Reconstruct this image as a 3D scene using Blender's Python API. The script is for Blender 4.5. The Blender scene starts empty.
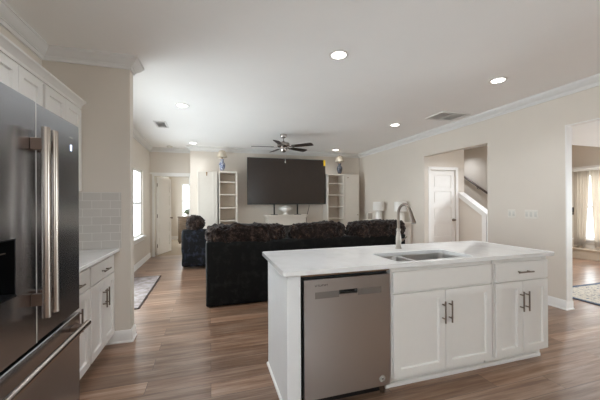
import bpy, bmesh, math, random
from mathutils import Vector, Matrix, noise
random.seed(7)
PI = math.pi
SC = bpy.context.scene
C = SC.collection

# ------------------------------------------------------------------ camera
cam_d = bpy.data.cameras.new('camera')
cam_d.sensor_width = 36.0
cam_d.lens = 297.0 / 600.0 * 36.0
cam_d.shift_y = 2.8 / 600.0
cam_d.clip_start = 0.02
cam = bpy.data.objects.new('camera', cam_d)
C.objects.link(cam)
PSI, ROLL = 0.294, 0.005
cam.matrix_world = (Matrix.Translation((0, 0, 1.342)) @ Matrix.Rotation(-PSI, 4, 'Z')
                    @ Matrix.Rotation(PI / 2, 4, 'X') @ Matrix.Rotation(-ROLL, 4, 'Z'))
SC.camera = cam

# ------------------------------------------------------------------ world, daylight, exposure
SC.view_settings.view_transform = 'Standard'
SC.view_settings.look = 'None'
SC.view_settings.gamma = 1.0
SC.view_settings.use_curve_mapping = False
SC.view_settings.exposure = 1.58
SC.cycles.use_denoising = True
SC.cycles.max_bounces = 14
SC.cycles.diffuse_bounces = 8
SC.cycles.glossy_bounces = 5
SC.cycles.transparent_max_bounces = 12
SC.cycles.sample_clamp_indirect = 6.0
SC.cycles.caustics_reflective = False
SC.cycles.caustics_refractive = False
W = bpy.data.worlds.new('world')
SC.world = W
W.use_nodes = True
W.node_tree.nodes['Background'].inputs['Color'].default_value = (0.88, 0.945, 1.0, 1)
W.node_tree.nodes['Background'].inputs['Strength'].default_value = 1.8


def area(name, loc, rot, sx, sy, power, col=(1, 1, 1), spread=PI):
    d = bpy.data.lights.new(name, 'AREA')
    d.shape = 'RECTANGLE'
    d.size, d.size_y = sx, sy
    d.energy = power
    d.color = col
    d.spread = spread
    o = bpy.data.objects.new(name, d)
    C.objects.link(o)
    o.location = loc
    o.rotation_euler = rot
    return o


DAY = (0.87, 0.94, 1.0)
# daylight through the windows, fill through added unseen ones (area lights stand outside the panes)
area('daylight_living', (-3.4, 5.4, 0.75), (0, -PI / 2, 0), 2.3, 6.0, 75, DAY)
area('fill_kitchen', (-1.72, -0.8, 1.6), (0, -PI / 2, 0), 1.4, 2.8, 13, DAY)  # fill from behind the camera, through an added unseen window
area('daylight_bedroom_side', (-1.72, 10.6, 1.4), (0, -PI / 2, 0), 1.5, 1.2, 14, DAY)
area('daylight_bedroom_back', (-0.6, 12.3, 1.4), (-PI / 2, 0, 0), 0.8, 1.3, 12, DAY)
area('daylight_foyer', (8.85, 4.3, 1.3), (0, PI / 2, 0), 1.8, 1.4, 16, DAY)
area('fill_foyer_front', (8.85, 1.2, 1.3), (0, PI / 2, 0), 1.8, 1.8, 60, DAY)  # fill behind the added foyer window, out of view
area('fill_rear', (1.6, -2.95, 1.6), (PI / 2, 0, 0), 1.6, 1.2, 3, DAY)  # faint fill through the added rear window


def down_spot(x, y, z, power, col=(0.87, 0.93, 1.0), r=0.07, blend=0.9, ang=140):
    d = bpy.data.lights.new('down_spot', 'SPOT')
    d.energy = power
    d.color = col
    d.shadow_soft_size = r
    d.spot_size = math.radians(ang)
    d.spot_blend = blend
    o = bpy.data.objects.new('down_spot', d)
    C.objects.link(o)
    o.location = (x, y, z)
    return o


# ------------------------------------------------------------------ materials
def srgb(r, g, b):
    def f(c):
        c = c / 255.0
        return c / 12.92 if c <= 0.04045 else ((c + 0.055) / 1.055) ** 2.4
    return (f(r), f(g), f(b), 1.0)


class NT:
    def __init__(self, name):
        self.m = bpy.data.materials.new(name)
        self.m.use_nodes = True
        self.t = self.m.node_tree
        self.b = self.t.nodes['Principled BSDF']
        self.out = self.t.nodes['Material Output']

    def n(self, typ, **kw):
        o = self.t.nodes.new(typ)
        for k, v in kw.items():
            setattr(o, k, v)
        return o

    def l(self, a, b):
        self.t.links.new(a, b)

    def coord(self, scale=(1, 1, 1), kind='Object'):
        tc = self.n('ShaderNodeTexCoord')
        mp = self.n('ShaderNodeMapping')
        mp.inputs['Scale'].default_value = scale
        self.l(tc.outputs[kind], mp.inputs['Vector'])
        return mp.outputs['Vector']

    def ramp(self, fac, stops):
        r = self.n('ShaderNodeValToRGB')
        e = r.color_ramp.elements
        while len(e) < len(stops):
            e.new(0.5)
        for i, (p, c) in enumerate(stops):
            e[i].position = p
            e[i].color = c
        self.l(fac, r.inputs['Fac'])
        return r.outputs['Color']

    def noise(self, vec, scale, detail=4, rough=0.55):
        t = self.n('ShaderNodeTexNoise')
        t.inputs['Scale'].default_value = scale
        t.inputs['Detail'].default_value = detail
        t.inputs['Roughness'].default_value = rough
        self.l(vec, t.inputs['Vector'])
        return t.outputs['Fac']

    def bump(self, h, strength, dist=0.002):
        b = self.n('ShaderNodeBump')
        b.inputs['Strength'].default_value = strength
        b.inputs['Distance'].default_value = dist
        self.l(h, b.inputs['Height'])
        self.l(b.outputs['Normal'], self.b.inputs['Normal'])


def plain(name, col, rough=0.5, metal=0.0, var=0.04, scale=12, bump=0.0, spec=0.5, emit=None, coat=0.0, sheen=0.0):
    k = NT(name)
    k.b.inputs['Roughness'].default_value = rough
    k.b.inputs['Metallic'].default_value = metal
    k.b.inputs['Specular IOR Level'].default_value = spec
    k.b.inputs['Coat Weight'].default_value = coat
    v = k.coord()
    f = k.noise(v, scale)
    lo = tuple(c * (1 - var) for c in col[:3]) + (1,)
    hi = tuple(min(1, c * (1 + var)) for c in col[:3]) + (1,)
    k.l(k.ramp(f, [(0.3, lo), (0.7, hi)]), k.b.inputs['Base Color'])
    if bump:
        k.bump(k.noise(v, 220, 2), bump, 0.001)
    if sheen:
        k.b.inputs['Sheen Weight'].default_value = sheen
        k.b.inputs['Sheen Roughness'].default_value = 0.35
    if emit:
        k.b.inputs['Emission Color'].default_value = emit[0]
        k.b.inputs['Emission Strength'].default_value = emit[1]
    return k.m


def brushed(name, col, rough=0.3, axis='X', strength=0.06):
    k = NT(name)
    sc = {'X': (2, 160, 160), 'Y': (160, 2, 160), 'Z': (160, 160, 2)}[axis]
    v = k.coord(sc)
    f = k.noise(v, 1.0, 3)
    lo = tuple(c * 0.975 for c in col[:3]) + (1,)
    hi = tuple(min(1, c * 1.025) for c in col[:3]) + (1,)
    k.l(k.ramp(f, [(0.3, lo), (0.7, hi)]), k.b.inputs['Base Color'])
    k.b.inputs['Metallic'].default_value = 1.0
    r = k.n('ShaderNodeMapRange')
    r.inputs['To Min'].default_value = rough - 0.02
    r.inputs['To Max'].default_value = rough + 0.03
    k.l(f, r.inputs['Value'])
    k.l(r.outputs['Result'], k.b.inputs['Roughness'])
    k.bump(f, strength, 0.0006)
    return k.m


def floor_material():
    k = NT('vinyl_plank_floor')
    v = k.coord((1, 1, 1))
    br = k.n('ShaderNodeTexBrick')
    br.offset = 0.37
    br.inputs['Scale'].default_value = 1.0
    br.inputs['Brick Width'].default_value = 1.22
    br.inputs['Row Height'].default_value = 0.165
    br.inputs['Mortar Size'].default_value = 0.0016
    br.inputs['Mortar Smooth'].default_value = 0.3
    br.inputs['Color1'].default_value = (0, 0, 0, 1)
    br.inputs['Color2'].default_value = (1, 1, 1, 1)
    br.inputs['Mortar'].default_value = (0.5, 0.5, 0.5, 1)
    k.l(v, br.inputs['Vector'])
    # per plank offset of the grain
    addv = k.n('ShaderNodeVectorMath', operation='MULTIPLY_ADD')
    k.l(br.outputs['Color'], addv.inputs[0])
    addv.inputs[1].default_value = (7.0, 3.0, 0)
    k.l(v, addv.inputs[2])
    mp = k.n('ShaderNodeMapping')
    mp.inputs['Scale'].default_value = (0.8, 12.0, 1)
    k.l(addv.outputs['Vector'], mp.inputs['Vector'])
    g1 = k.noise(mp.outputs['Vector'], 1.7, 7, 0.62)
    mp2 = k.n('ShaderNodeMapping')
    mp2.inputs['Scale'].default_value = (2.5, 60.0, 1)
    k.l(addv.outputs['Vector'], mp2.inputs['Vector'])
    g2 = k.noise(mp2.outputs['Vector'], 1.4, 4, 0.6)
    mix = k.n('ShaderNodeMix', data_type='FLOAT')
    mix.inputs['Factor'].default_value = 0.32
    k.l(g1, mix.inputs['A'])
    k.l(g2, mix.inputs['B'])
    wood = k.ramp(mix.outputs['Result'], [(0.30, srgb(76, 51, 36)), (0.43, srgb(120, 88, 66)),
                                          (0.56, srgb(148, 121, 102)), (0.70, srgb(180, 157, 139))])
    tone = k.ramp(br.outputs['Color'], [(0.0, (0.70, 0.68, 0.66, 1)), (1.0, (1.22, 1.2, 1.18, 1))])
    mul = k.n('ShaderNodeMix', data_type='RGBA', blend_type='MULTIPLY')
    mul.inputs['Factor'].default_value = 1.0
    k.l(wood, mul.inputs['A'])
    k.l(tone, mul.inputs['B'])
    dk = k.n('ShaderNodeMix', data_type='RGBA')
    k.l(br.outputs['Fac'], dk.inputs['Factor'])
    k.l(mul.outputs['Result'], dk.inputs['A'])
    dk.inputs['B'].default_value = srgb(58, 43, 36)
    k.l(dk.outputs['Result'], k.b.inputs['Base Color'])
    k.b.inputs['Roughness'].default_value = 0.3
    k.b.inputs['Specular IOR Level'].default_value = 0.9
    k.bump(g2, 0.12, 0.001)
    return k.m


def brick_tile_material(name, bw, rh, c, grout, rough, swap):
    k = NT(name)
    tc = k.n('ShaderNodeTexCoord')
    sep = k.n('ShaderNodeSeparateXYZ')
    k.l(tc.outputs['Object'], sep.inputs[0])
    cmb = k.n('ShaderNodeCombineXYZ')
    k.l(sep.outputs['Y' if swap else 'X'], cmb.inputs['X'])
    k.l(sep.outputs['Z'], cmb.inputs['Y'])
    br = k.n('ShaderNodeTexBrick')
    br.inputs['Scale'].default_value = 1.0
    br.inputs['Brick Width'].default_value = bw
    br.inputs['Row Height'].default_value = rh
    br.inputs['Mortar Size'].default_value = 0.002
    br.inputs['Color1'].default_value = c
    br.inputs['Color2'].default_value = tuple(x * 0.95 for x in c[:3]) + (1,)
    br.inputs['Mortar'].default_value = grout
    k.l(cmb.outputs[0], br.inputs['Vector'])
    k.l(br.outputs['Color'], k.b.inputs['Base Color'])
    k.b.inputs['Roughness'].default_value = rough
    inv = k.n('ShaderNodeMath', operation='SUBTRACT')
    inv.inputs[0].default_value = 1.0
    k.l(br.outputs['Fac'], inv.inputs[1])
    k.bump(inv.outputs[0], 0.5, 0.002)
    return k.m


def quartz_material():
    k = NT('white_quartz')
    v = k.coord((1, 1, 1))
    f = k.noise(v, 5.0, 8, 0.62)
    col = k.ramp(f, [(0.30, srgb(216, 214, 211)), (0.48, srgb(226, 224, 222)), (0.62, srgb(229, 228, 226))])
    k.l(col, k.b.inputs['Base Color'])
    k.b.inputs['Roughness'].default_value = 0.07
    return k.m


def fur_material(name, c0, c1, c2):
    k = NT(name)
    v = k.coord((1, 1, 1))
    f = k.noise(v, 14, 6, 0.7)
    f2 = k.noise(v, 90, 4, 0.7)
    mix = k.n('ShaderNodeMix', data_type='FLOAT')
    mix.inputs['Factor'].default_value = 0.4
    k.l(f, mix.inputs['A'])
    k.l(f2, mix.inputs['B'])
    k.l(k.ramp(mix.outputs['Result'], [(0.36, c0), (0.52, c1), (0.66, c2)]), k.b.inputs['Base Color'])
    k.b.inputs['Roughness'].default_value = 0.95
    k.b.inputs['Specular IOR Level'].default_value = 0.1
    k.b.inputs['Sheen Weight'].default_value = 0.15
    k.bump(f2, 0.9, 0.012)
    return k.m


def velvet_material(name, c0, c1):
    k = NT(name)
    v = k.coord((1, 1, 1))
    f = k.noise(v, 9, 6, 0.65)
    k.l(k.ramp(f, [(0.50, c0), (0.68, c1)]), k.b.inputs['Base Color'])
    k.b.inputs['Roughness'].default_value = 0.6
    k.b.inputs['Specular IOR Level'].default_value = 0.2
    k.b.inputs['Sheen Weight'].default_value = 0.03
    k.b.inputs['Sheen Roughness'].default_value = 0.3
    k.bump(f, 0.5, 0.012)
    return k.m


def rug_material(name, cols, scale, extra=40):
    k = NT(name)
    v = k.coord((1, 1, 1))
    f = k.noise(v, scale, 6, 0.7)
    k.l(k.ramp(f, cols), k.b.inputs['Base Color'])
    k.b.inputs['Roughness'].default_value = 0.95
    k.b.inputs['Specular IOR Level'].default_value = 0.1
    k.bump(k.noise(v, 260, 2), 0.6, 0.004)
    return k.m


def glass_material():
    k = NT('window_glass')
    tr = k.n('ShaderNodeBsdfTransparent')
    tr.inputs['Color'].default_value = (0.97, 0.985, 0.98, 1)
    gl = k.n('ShaderNodeBsdfGlossy')
    gl.inputs['Roughness'].default_value = 0.02
    fr = k.n('ShaderNodeFresnel')
    fr.inputs['IOR'].default_value = 1.45
    mx = k.n('ShaderNodeMixShader')
    geo = k.n('ShaderNodeNewGeometry')
    front = k.n('ShaderNodeMath', operation='SUBTRACT')
    front.inputs[0].default_value = 1.0
    k.l(geo.outputs['Backfacing'], front.inputs[1])
    fac = k.n('ShaderNodeMath', operation='MULTIPLY')
    k.l(fr.outputs[0], fac.inputs[0])
    k.l(front.outputs[0], fac.inputs[1])
    k.l(fac.outputs[0], mx.inputs['Fac'])
    k.l(tr.outputs[0], mx.inputs[1])
    k.l(gl.outputs[0], mx.inputs[2])
    k.l(mx.outputs[0], k.out.inputs['Surface'])
    return k.m


def curtain_material():
    k = NT('linen_curtain')
    v = k.coord((40, 40, 160))
    f = k.noise(v, 3, 3)
    k.l(k.ramp(f, [(0.3, srgb(176, 165, 152)), (0.7, srgb(202, 192, 180))]), k.b.inputs['Base Color'])
    k.b.inputs['Roughness'].default_value = 0.9
    tl = k.n('ShaderNodeBsdfTranslucent')
    tl.inputs['Color'].default_value = srgb(205, 196, 184)
    mx = k.n('ShaderNodeMixShader')
    mx.inputs['Fac'].default_value = 0.05
    k.l(k.b.outputs[0], mx.inputs[1])
    k.l(tl.outputs[0], mx.inputs[2])
    k.l(mx.outputs[0], k.out.inputs['Surface'])
    return k.m


M = {}
M['wall'] = plain('greige_wall_paint', srgb(214, 205, 194), 0.85, var=0.012, scale=3, bump=0.12, spec=0.2)
M['ceiling'] = plain('ceiling_paint', srgb(247, 246, 244), 0.9, var=0.01, scale=2, bump=0.1, spec=0.2)
M['trim'] = plain('white_trim_paint', srgb(232, 229, 225), 0.4, var=0.01)
M['crown'] = plain('crown_moulding_paint', srgb(222, 220, 217), 0.55, var=0.01)
M['floor'] = floor_material()
M['carpet'] = plain('bedroom_carpet', srgb(170, 154, 135), 0.95, var=0.1, scale=60, bump=0.6)
M['cabinet'] = plain('white_cabinet_paint', srgb(222, 218, 213), 0.42, var=0.01)
M['panel'] = plain('white_end_panel', srgb(226, 226, 226), 0.42, var=0.01)  # slightly paler and more neutral than the cabinet white
M['quartz'] = quartz_material()
M['wood_strip'] = plain('raw_plywood', srgb(120, 92, 68), 0.7, var=0.2, scale=40)
M['nickel'] = plain('brushed_nickel', srgb(128, 116, 106), 0.34, 1.0, var=0.03)
M['chrome'] = plain('satin_chrome', srgb(150, 142, 134), 0.32, 1.0, var=0.02)
M['steel'] = brushed('brushed_stainless', srgb(150, 146, 143), 0.32, 'X')
M['fridge'] = plain('grey_stainless', srgb(172, 173, 177), 0.24, 1.0, var=0.008, scale=4)
M['dw'] = plain('dishwasher_stainless', srgb(194, 192, 191), 0.3, 1.0, var=0.006, scale=5)
M['dwband'] = plain('dishwasher_control_band', srgb(146, 142, 139), 0.42, 1.0, var=0.006, scale=5)
M['sink'] = brushed('sink_stainless', srgb(214, 210, 206), 0.28, 'X')
M['handle_steel'] = plain('handle_stainless', srgb(178, 167, 158), 0.24, 1.0, var=0.01)
M['bracket'] = plain('bronze_bracket', srgb(120, 100, 88), 0.4, 1.0, var=0.05)
M['black'] = plain('black_plastic', srgb(16, 16, 17), 0.3, var=0.1)
M['gasket'] = plain('dark_gasket', srgb(26, 24, 24), 0.7, var=0.1)
M['darkmark'] = plain('dark_print', srgb(48, 44, 42), 0.5, var=0.05)
M['badge'] = plain('badge_silver', srgb(200, 196, 190), 0.4, var=0.04)
M['icon'] = plain('display_light', srgb(190, 210, 235), 0.4, emit=(srgb(180, 205, 240), 0.9))
M['tile_x'] = brick_tile_material('white_subway_tile', 0.152, 0.0762, srgb(206, 200, 193), srgb(226, 222, 216), 0.15, False)
M['tile_y'] = brick_tile_material('white_subway_tile_side', 0.152, 0.0762, srgb(206, 200, 193), srgb(226, 222, 216), 0.15, True)
M['velvet'] = velvet_material('black_velvet', srgb(6, 6, 6), srgb(30, 30, 28))
M['velvet_sheen'] = velvet_material('black_velvet_blue_sheen', srgb(8, 9, 12), srgb(48, 52, 68))  # black velvet; bluish window sheen painted into its lighter blotches
M['fur'] = fur_material('brown_fur', srgb(14, 10, 9), srgb(40, 30, 26), srgb(104, 85, 74))
M['tv_screen'] = plain('tv_screen', srgb(50, 40, 34), 0.26, var=0.05, spec=0.6, coat=0.0)
M['tv_frame'] = plain('tv_bezel', srgb(20, 19, 19), 0.4, var=0.1)
M['yellow'] = plain('yellow_sticker', srgb(238, 196, 30), 0.6, var=0.03)
M['shelf_white'] = plain('bookcase_white', srgb(222, 214, 203), 0.45, var=0.015)
M['shelf_back'] = plain('bookcase_back_panel', srgb(205, 192, 178), 0.6, var=0.02)
M['shade'] = plain('cream_lamp_shade', srgb(206, 194, 176), 0.85, var=0.05, scale=60)
M['white_shade'] = plain('white_lamp_shade', srgb(230, 226, 220), 0.85, var=0.02)
M['brass'] = plain('aged_brass', srgb(150, 112, 66), 0.4, 1.0, var=0.08)
k = NT('blue_white_porcelain')
_v = k.coord()
_f = k.noise(_v, 26, 4, 0.6)
k.l(k.ramp(_f, [(0.40, srgb(96, 106, 140)), (0.50, srgb(146, 154, 178)), (0.58, srgb(206, 206, 210))]), k.b.inputs['Base Color'])
k.b.inputs['Roughness'].default_value = 0.2
M['porcelain'] = k.m
k = NT('dark_blue_porcelain')
_v = k.coord()
_f = k.noise(_v, 26, 4, 0.6)
k.l(k.ramp(_f, [(0.44, srgb(58, 56, 60)), (0.56, srgb(86, 88, 98)), (0.66, srgb(150, 150, 158))]), k.b.inputs['Base Color'])
k.b.inputs['Roughness'].default_value = 0.25
M['porcelain_dark'] = k.m
M['ceramic'] = plain('white_ceramic', srgb(236, 232, 226), 0.25, var=0.02)
M['fan_metal'] = plain('fan_brushed_nickel', srgb(170, 162, 156), 0.25, 1.0, var=0.04)
M['fan_wood'] = plain('dark_walnut_blade', srgb(44, 33, 29), 0.45, var=0.25, scale=30)
M['handrail'] = plain('dark_stained_rail', srgb(72, 52, 40), 0.4, var=0.2, scale=30)
M['door_paint'] = plain('white_door_paint', srgb(230, 226, 221), 0.4, var=0.01)
M['switch'] = plain('switch_plate_white', srgb(218, 212, 202), 0.35, var=0.01)
M['rocker'] = plain('rocker_white', srgb(204, 200, 192), 0.35, var=0.01)
M['vent'] = plain('vent_white_metal', srgb(222, 220, 217), 0.45, var=0.01)
M['vent_dark'] = plain('vent_cavity', srgb(205, 203, 200), 0.8, var=0.05)
M['vent_cavity_dark'] = plain('register_cavity', srgb(120, 119, 118), 0.8, var=0.05)
M['lens'] = plain('light_diffuser', srgb(255, 250, 240), 0.5, emit=((1.0, 0.96, 0.9, 1), 6.0))
M['glass'] = glass_material()
M['vinyl'] = plain('white_window_vinyl', srgb(236, 236, 234), 0.4, var=0.01)
M['curtain'] = curtain_material()
M['bench'] = plain('tan_painted_bench', srgb(188, 172, 152), 0.6, var=0.03)
M['rug_mat'] = rug_material('grey_brown_rug', [(0.3, srgb(126, 115, 111)), (0.5, srgb(156, 146, 143)), (0.7, srgb(186, 180, 182))], 9)
M['rug_edge'] = plain('dark_rug_binding', srgb(62, 48, 42), 0.95, var=0.1, scale=80)
M['rug_foyer'] = rug_material('patterned_rug', [(0.38, srgb(98, 108, 128)), (0.46, srgb(180, 172, 160)), (0.56, srgb(200, 192, 178)), (0.66, srgb(140, 130, 120))], 26)
M['rug_border'] = plain('slate_blue_border', srgb(84, 92, 108), 0.95, var=0.15, scale=60)
k = NT('weathered_oak')
_f = k.noise(k.coord((3, 40, 40)), 2, 5)
k.l(k.ramp(_f, [(0.3, srgb(92, 76, 62)), (0.7, srgb(140, 120, 100))]), k.b.inputs['Base Color'])
k.b.inputs['Roughness'].default_value = 0.6
M['oak'] = k.m
M['plant'] = plain('dull_green_leaf', srgb(96, 104, 84), 0.7, var=0.25, scale=60)
M['tread'] = plain('stair_carpet', srgb(150, 136, 120), 0.95, var=0.1, scale=60)
M['cable'] = plain('dark_cable', srgb(70, 60, 54), 0.6, var=0.05)
M['firebox'] = plain('dark_firebox', srgb(32, 30, 29), 0.5, var=0.1)
M['photo'] = plain('photo_print', srgb(160, 148, 136), 0.4, var=0.25, scale=40)


# ------------------------------------------------------------------ mesh helpers
def box(bm, x0, x1, y0, y1, z0, z1, bev=0.0, seg=1):
    vs = [bm.verts.new(p) for p in ((x0, y0, z0), (x1, y0, z0), (x1, y1, z0), (x0, y1, z0),
                                    (x0, y0, z1), (x1, y0, z1), (x1, y1, z1), (x0, y1, z1))]
    fs = [bm.faces.new([vs[i] for i in q]) for q in ((0, 3, 2, 1), (4, 5, 6, 7), (0, 1, 5, 4), (1, 2, 6, 5), (2, 3, 7, 6), (3, 0, 4, 7))]
    if bev:
        es = list({e for f in fs for e in f.edges})
        bmesh.ops.bevel(bm, geom=es, offset=bev, segments=seg, affect='EDGES', profile=0.5)


def frame_from(axis):
    a = Vector(axis).normalized()
    t = Vector((0, 0, 1)) if abs(a.z) < 0.9 else Vector((1, 0, 0))
    u = a.cross(t).normalized()
    return u, a.cross(u).normalized()


def cyl(bm, p0, p1, r0, r1=None, n=16):
    p0, p1 = Vector(p0), Vector(p1)
    n = max(n, 14)
    r1 = r0 if r1 is None else r1
    u, v = frame_from(p1 - p0)
    A = [bm.verts.new(p0 + (u * math.cos(2 * PI * i / n) + v * math.sin(2 * PI * i / n)) * r0) for i in range(n)]
    B = [bm.verts.new(p1 + (u * math.cos(2 * PI * i / n) + v * math.sin(2 * PI * i / n)) * r1) for i in range(n)]
    for i in range(n):
        j = (i + 1) % n
        bm.faces.new((A[i], B[i], B[j], A[j]))
    bm.faces.new(A)
    bm.faces.new(B[::-1])


def tube(bm, pts, r, n=12):
    pts = [Vector(p) for p in pts]
    n = max(n, 14)
    rs = r if isinstance(r, (list, tuple)) else [r] * len(pts)
    rings = []
    u = None
    for i, p in enumerate(pts):
        d = (pts[min(i + 1, len(pts) - 1)] - pts[max(i - 1, 0)]).normalized()
        if u is None:
            u, _ = frame_from(d)
        u = (u - d * u.dot(d)).normalized()
        v = d.cross(u)
        rings.append([bm.verts.new(p + (u * math.cos(2 * PI * k / n) + v * math.sin(2 * PI * k / n)) * rs[i]) for k in range(n)])
    for a, b in zip(rings, rings[1:]):
        for k in range(n):
            j = (k + 1) % n
            bm.faces.new((a[k], a[j], b[j], b[k]))
    bm.faces.new(rings[0][::-1])
    bm.faces.new(rings[-1])


def lathe(bm, prof, cx=0, cy=0, n=28, wave=0.0, waves=0):
    rings = []
    for r, z in prof:
        ring = []
        for k in range(n):
            a = 2 * PI * k / n
            rr = r * (1 + wave * math.cos(waves * a)) if waves else r
            ring.append(bm.verts.new((cx + rr * math.cos(a), cy + rr * math.sin(a), z)))
        rings.append(ring)
    for a, b in zip(rings, rings[1:]):
        for k in range(n):
            j = (k + 1) % n
            bm.faces.new((a[k], a[j], b[j], b[k]))
    bm.faces.new(rings[0][::-1])
    bm.faces.new(rings[-1])


def prism(bm, poly, z0, z1, axis='Z'):
    """extrude a 2-D polygon: axis Z -> (x,y), axis X -> (y,z), axis Y -> (x,z)"""
    def P(a, b, c):
        return {'Z': (a, b, c), 'X': (c, a, b), 'Y': (a, c, b)}[axis]
    A = [bm.verts.new(P(a, b, z0)) for a, b in poly]
    B = [bm.verts.new(P(a, b, z1)) for a, b in poly]
    n = len(poly)
    for i in range(n):
        j = (i + 1) % n
        bm.faces.new((A[i], A[j], B[j], B[i]))
    bm.faces.new(A[::-1])
    bm.faces.new(B)


def rrect(x0, x1, y0, y1, r, n=6):
    out = []
    for cx, cy, a0 in ((x1 - r, y1 - r, 0), (x0 + r, y1 - r, PI / 2), (x0 + r, y0 + r, PI), (x1 - r, y0 + r, 1.5 * PI)):
        for i in range(n + 1):
            a = a0 + PI / 2 * i / n
            out.append((cx + r * math.cos(a), cy + r * math.sin(a)))
    return out


def plate(bm, outer, holes, c0, c1, axis='Z'):
    """flat slab with holes, between c0 and c1 along the axis"""
    def P(a, b, c):
        return {'Z': (a, b, c), 'X': (c, a, b), 'Y': (a, c, b)}[axis]
    loops = [outer] + holes
    for c in (c0, c1):
        es = []
        for lp in loops:
            vs = [bm.verts.new(P(a, b, c)) for a, b in lp]
            for i in range(len(vs)):
                es.append(bm.edges.new((vs[i], vs[(i + 1) % len(vs)])))
        bmesh.ops.triangle_fill(bm, edges=es, use_beauty=True)
    for lp in loops:
        n = len(lp)
        A = [bm.verts.new(P(a, b, c0)) for a, b in lp]
        B = [bm.verts.new(P(a, b, c1)) for a, b in lp]
        for i in range(n):
            j = (i + 1) % n
            bm.faces.new((A[i], A[j], B[j], B[i]))
    bmesh.ops.remove_doubles(bm, verts=bm.verts, dist=1e-5)


def sweep(bm, prof, path, closed=False):
    """profile (offset to the right of travel, z) swept along a floor path with mitred corners"""
    n = len(path)
    rings = []
    for i in range(n):
        p = Vector(path[i])
        def nrm(a, b):
            d = (Vector(b) - Vector(a)).normalized()
            return Vector((d.y, -d.x))
        ns = []
        if closed or i > 0:
            ns.append(nrm(path[i - 1], path[i]))
        if closed or i < n - 1:
            ns.append(nrm(path[i], path[(i + 1) % n]))
        if len(ns) == 2:
            m = (ns[0] + ns[1])
            m = m / max(0.2, m.dot(ns[0]))
        else:
            m = ns[0]
        rings.append([bm.verts.new((p.x + m.x * o, p.y + m.y * o, z)) for o, z in prof])
    k = len(prof)
    rng = range(n) if closed else range(n - 1)
    for i in rng:
        a, b = rings[i], rings[(i + 1) % n]
        for q in range(k):
            w = (q + 1) % k
            bm.faces.new((a[q], a[w], b[w], b[q]))
    if not closed:
        bm.faces.new(rings[0])
        bm.faces.new(rings[-1][::-1])


def shaker(bm, x0, x1, z0, z1, yf=-0.02, yb=0.0, s=0.057, d=0.015, ch=0.004):
    """framed door with a recessed panel; the face looks along -Y"""
    def rect(i, y):
        return [bm.verts.new(p) for p in ((x0 + i, y, z0 + i), (x1 - i, y, z0 + i), (x1 - i, y, z1 - i), (x0 + i, y, z1 - i))]
    B, S, A, I, R = rect(0, yb), rect(0, yf + 0.002), rect(0.002, yf), rect(s, yf), rect(s + ch, yf + d)
    for p, q in ((B, S), (S, A), (A, I), (I, R)):
        for i in range(4):
            j = (i + 1) % 4
            bm.faces.new((p[i], p[j], q[j], q[i]))
    bm.faces.new(R)
    bm.faces.new(B[::-1])


def sgn(v, p):
    return math.copysign(abs(v) ** p, v)


def soft(bm, c, h, p=0.35, n=40, m=24, amp=0.0, sc=6.0, amp2=0.0, sc2=30.0, axis='X'):
    """pillow-like superellipsoid, long along the axis, with a lumpy surface"""
    rings = []
    for i in range(m + 1):
        t = -PI / 2 + PI * i / m
        ring = []
        for k in range(n):
            a = 2 * PI * k / n
            L = sgn(math.sin(t), p)
            r = sgn(math.cos(t), p)
            u, v = r * sgn(math.cos(a), p), r * sgn(math.sin(a), p)
            q = {'X': (L, u, v), 'Y': (u, L, v), 'Z': (u, v, L)}[axis]
            P = Vector((q[0] * h[0], q[1] * h[1], q[2] * h[2]))
            nd = Vector((q[0] / h[0], q[1] / h[1], q[2] / h[2])).normalized()
            w = Vector(c) + P
            if amp:
                w += nd * amp * noise.noise(w * sc)
            if amp2:
                w += nd * amp2 * (abs(noise.noise(w * sc2)) * 2 - 0.4)
            ring.append(bm.verts.new(w))
        rings.append(ring)
    for a, b in zip(rings, rings[1:]):
        for k in range(n):
            j = (k + 1) % n
            bm.faces.new((a[k], a[j], b[j], b[k]))
    bmesh.ops.remove_doubles(bm, verts=bm.verts, dist=1e-5)


def fabric_box(bm, x0, x1, y0, y1, z0, z1, bev, amp=0.006, sc=7.0, cuts=10):
    box(bm, x0, x1, y0, y1, z0, z1)
    bmesh.ops.bevel(bm, geom=list(bm.edges), offset=bev, segments=3, affect='EDGES', profile=0.5)
    bmesh.ops.subdivide_edges(bm, edges=[e for e in bm.edges if e.calc_length() > 0.12], cuts=cuts, use_grid_fill=True)
    bm.normal_update()
    for v in bm.verts:
        if v.co.z > z0 + 0.02:
            v.co += v.normal * amp * noise.noise(v.co * sc)


def obj(name, bm, mat, parent=None, smooth=28.0):
    bmesh.ops.recalc_face_normals(bm, faces=bm.faces)
    me = bpy.data.meshes.new(name)
    bm.to_mesh(me)
    bm.free()
    me.materials.append(mat if not isinstance(mat, str) else M[mat])
    if smooth:
        me.polygons.foreach_set('use_smooth', [True] * len(me.polygons))
        me.set_sharp_from_angle(angle=math.radians(smooth))
    o = bpy.data.objects.new(name, me)
    C.objects.link(o)
    if parent is not None:
        o.parent = parent
    return o


def part(name, fn, mat, parent, smooth=28.0):
    bm = bmesh.new()
    fn(bm)
    return obj(name, bm, mat, parent, smooth)


def tag(o, label, cat, group=None):
    o['label'] = label
    o['category'] = cat
    if group:
        o['group'] = group
    return o


def thing(name, label, cat, loc=(0, 0, 0), rz=0.0, group=None):
    o = bpy.data.objects.new(name, None)
    o.empty_display_size = 0.1
    C.objects.link(o)
    o.location = loc
    o.rotation_euler = (0, 0, rz)
    return tag(o, label, cat, group)


def struct(name, fn, mat, smooth=28.0):
    o = part(name, fn, mat, None, smooth)
    o['kind'] = 'structure'
    return o


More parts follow.
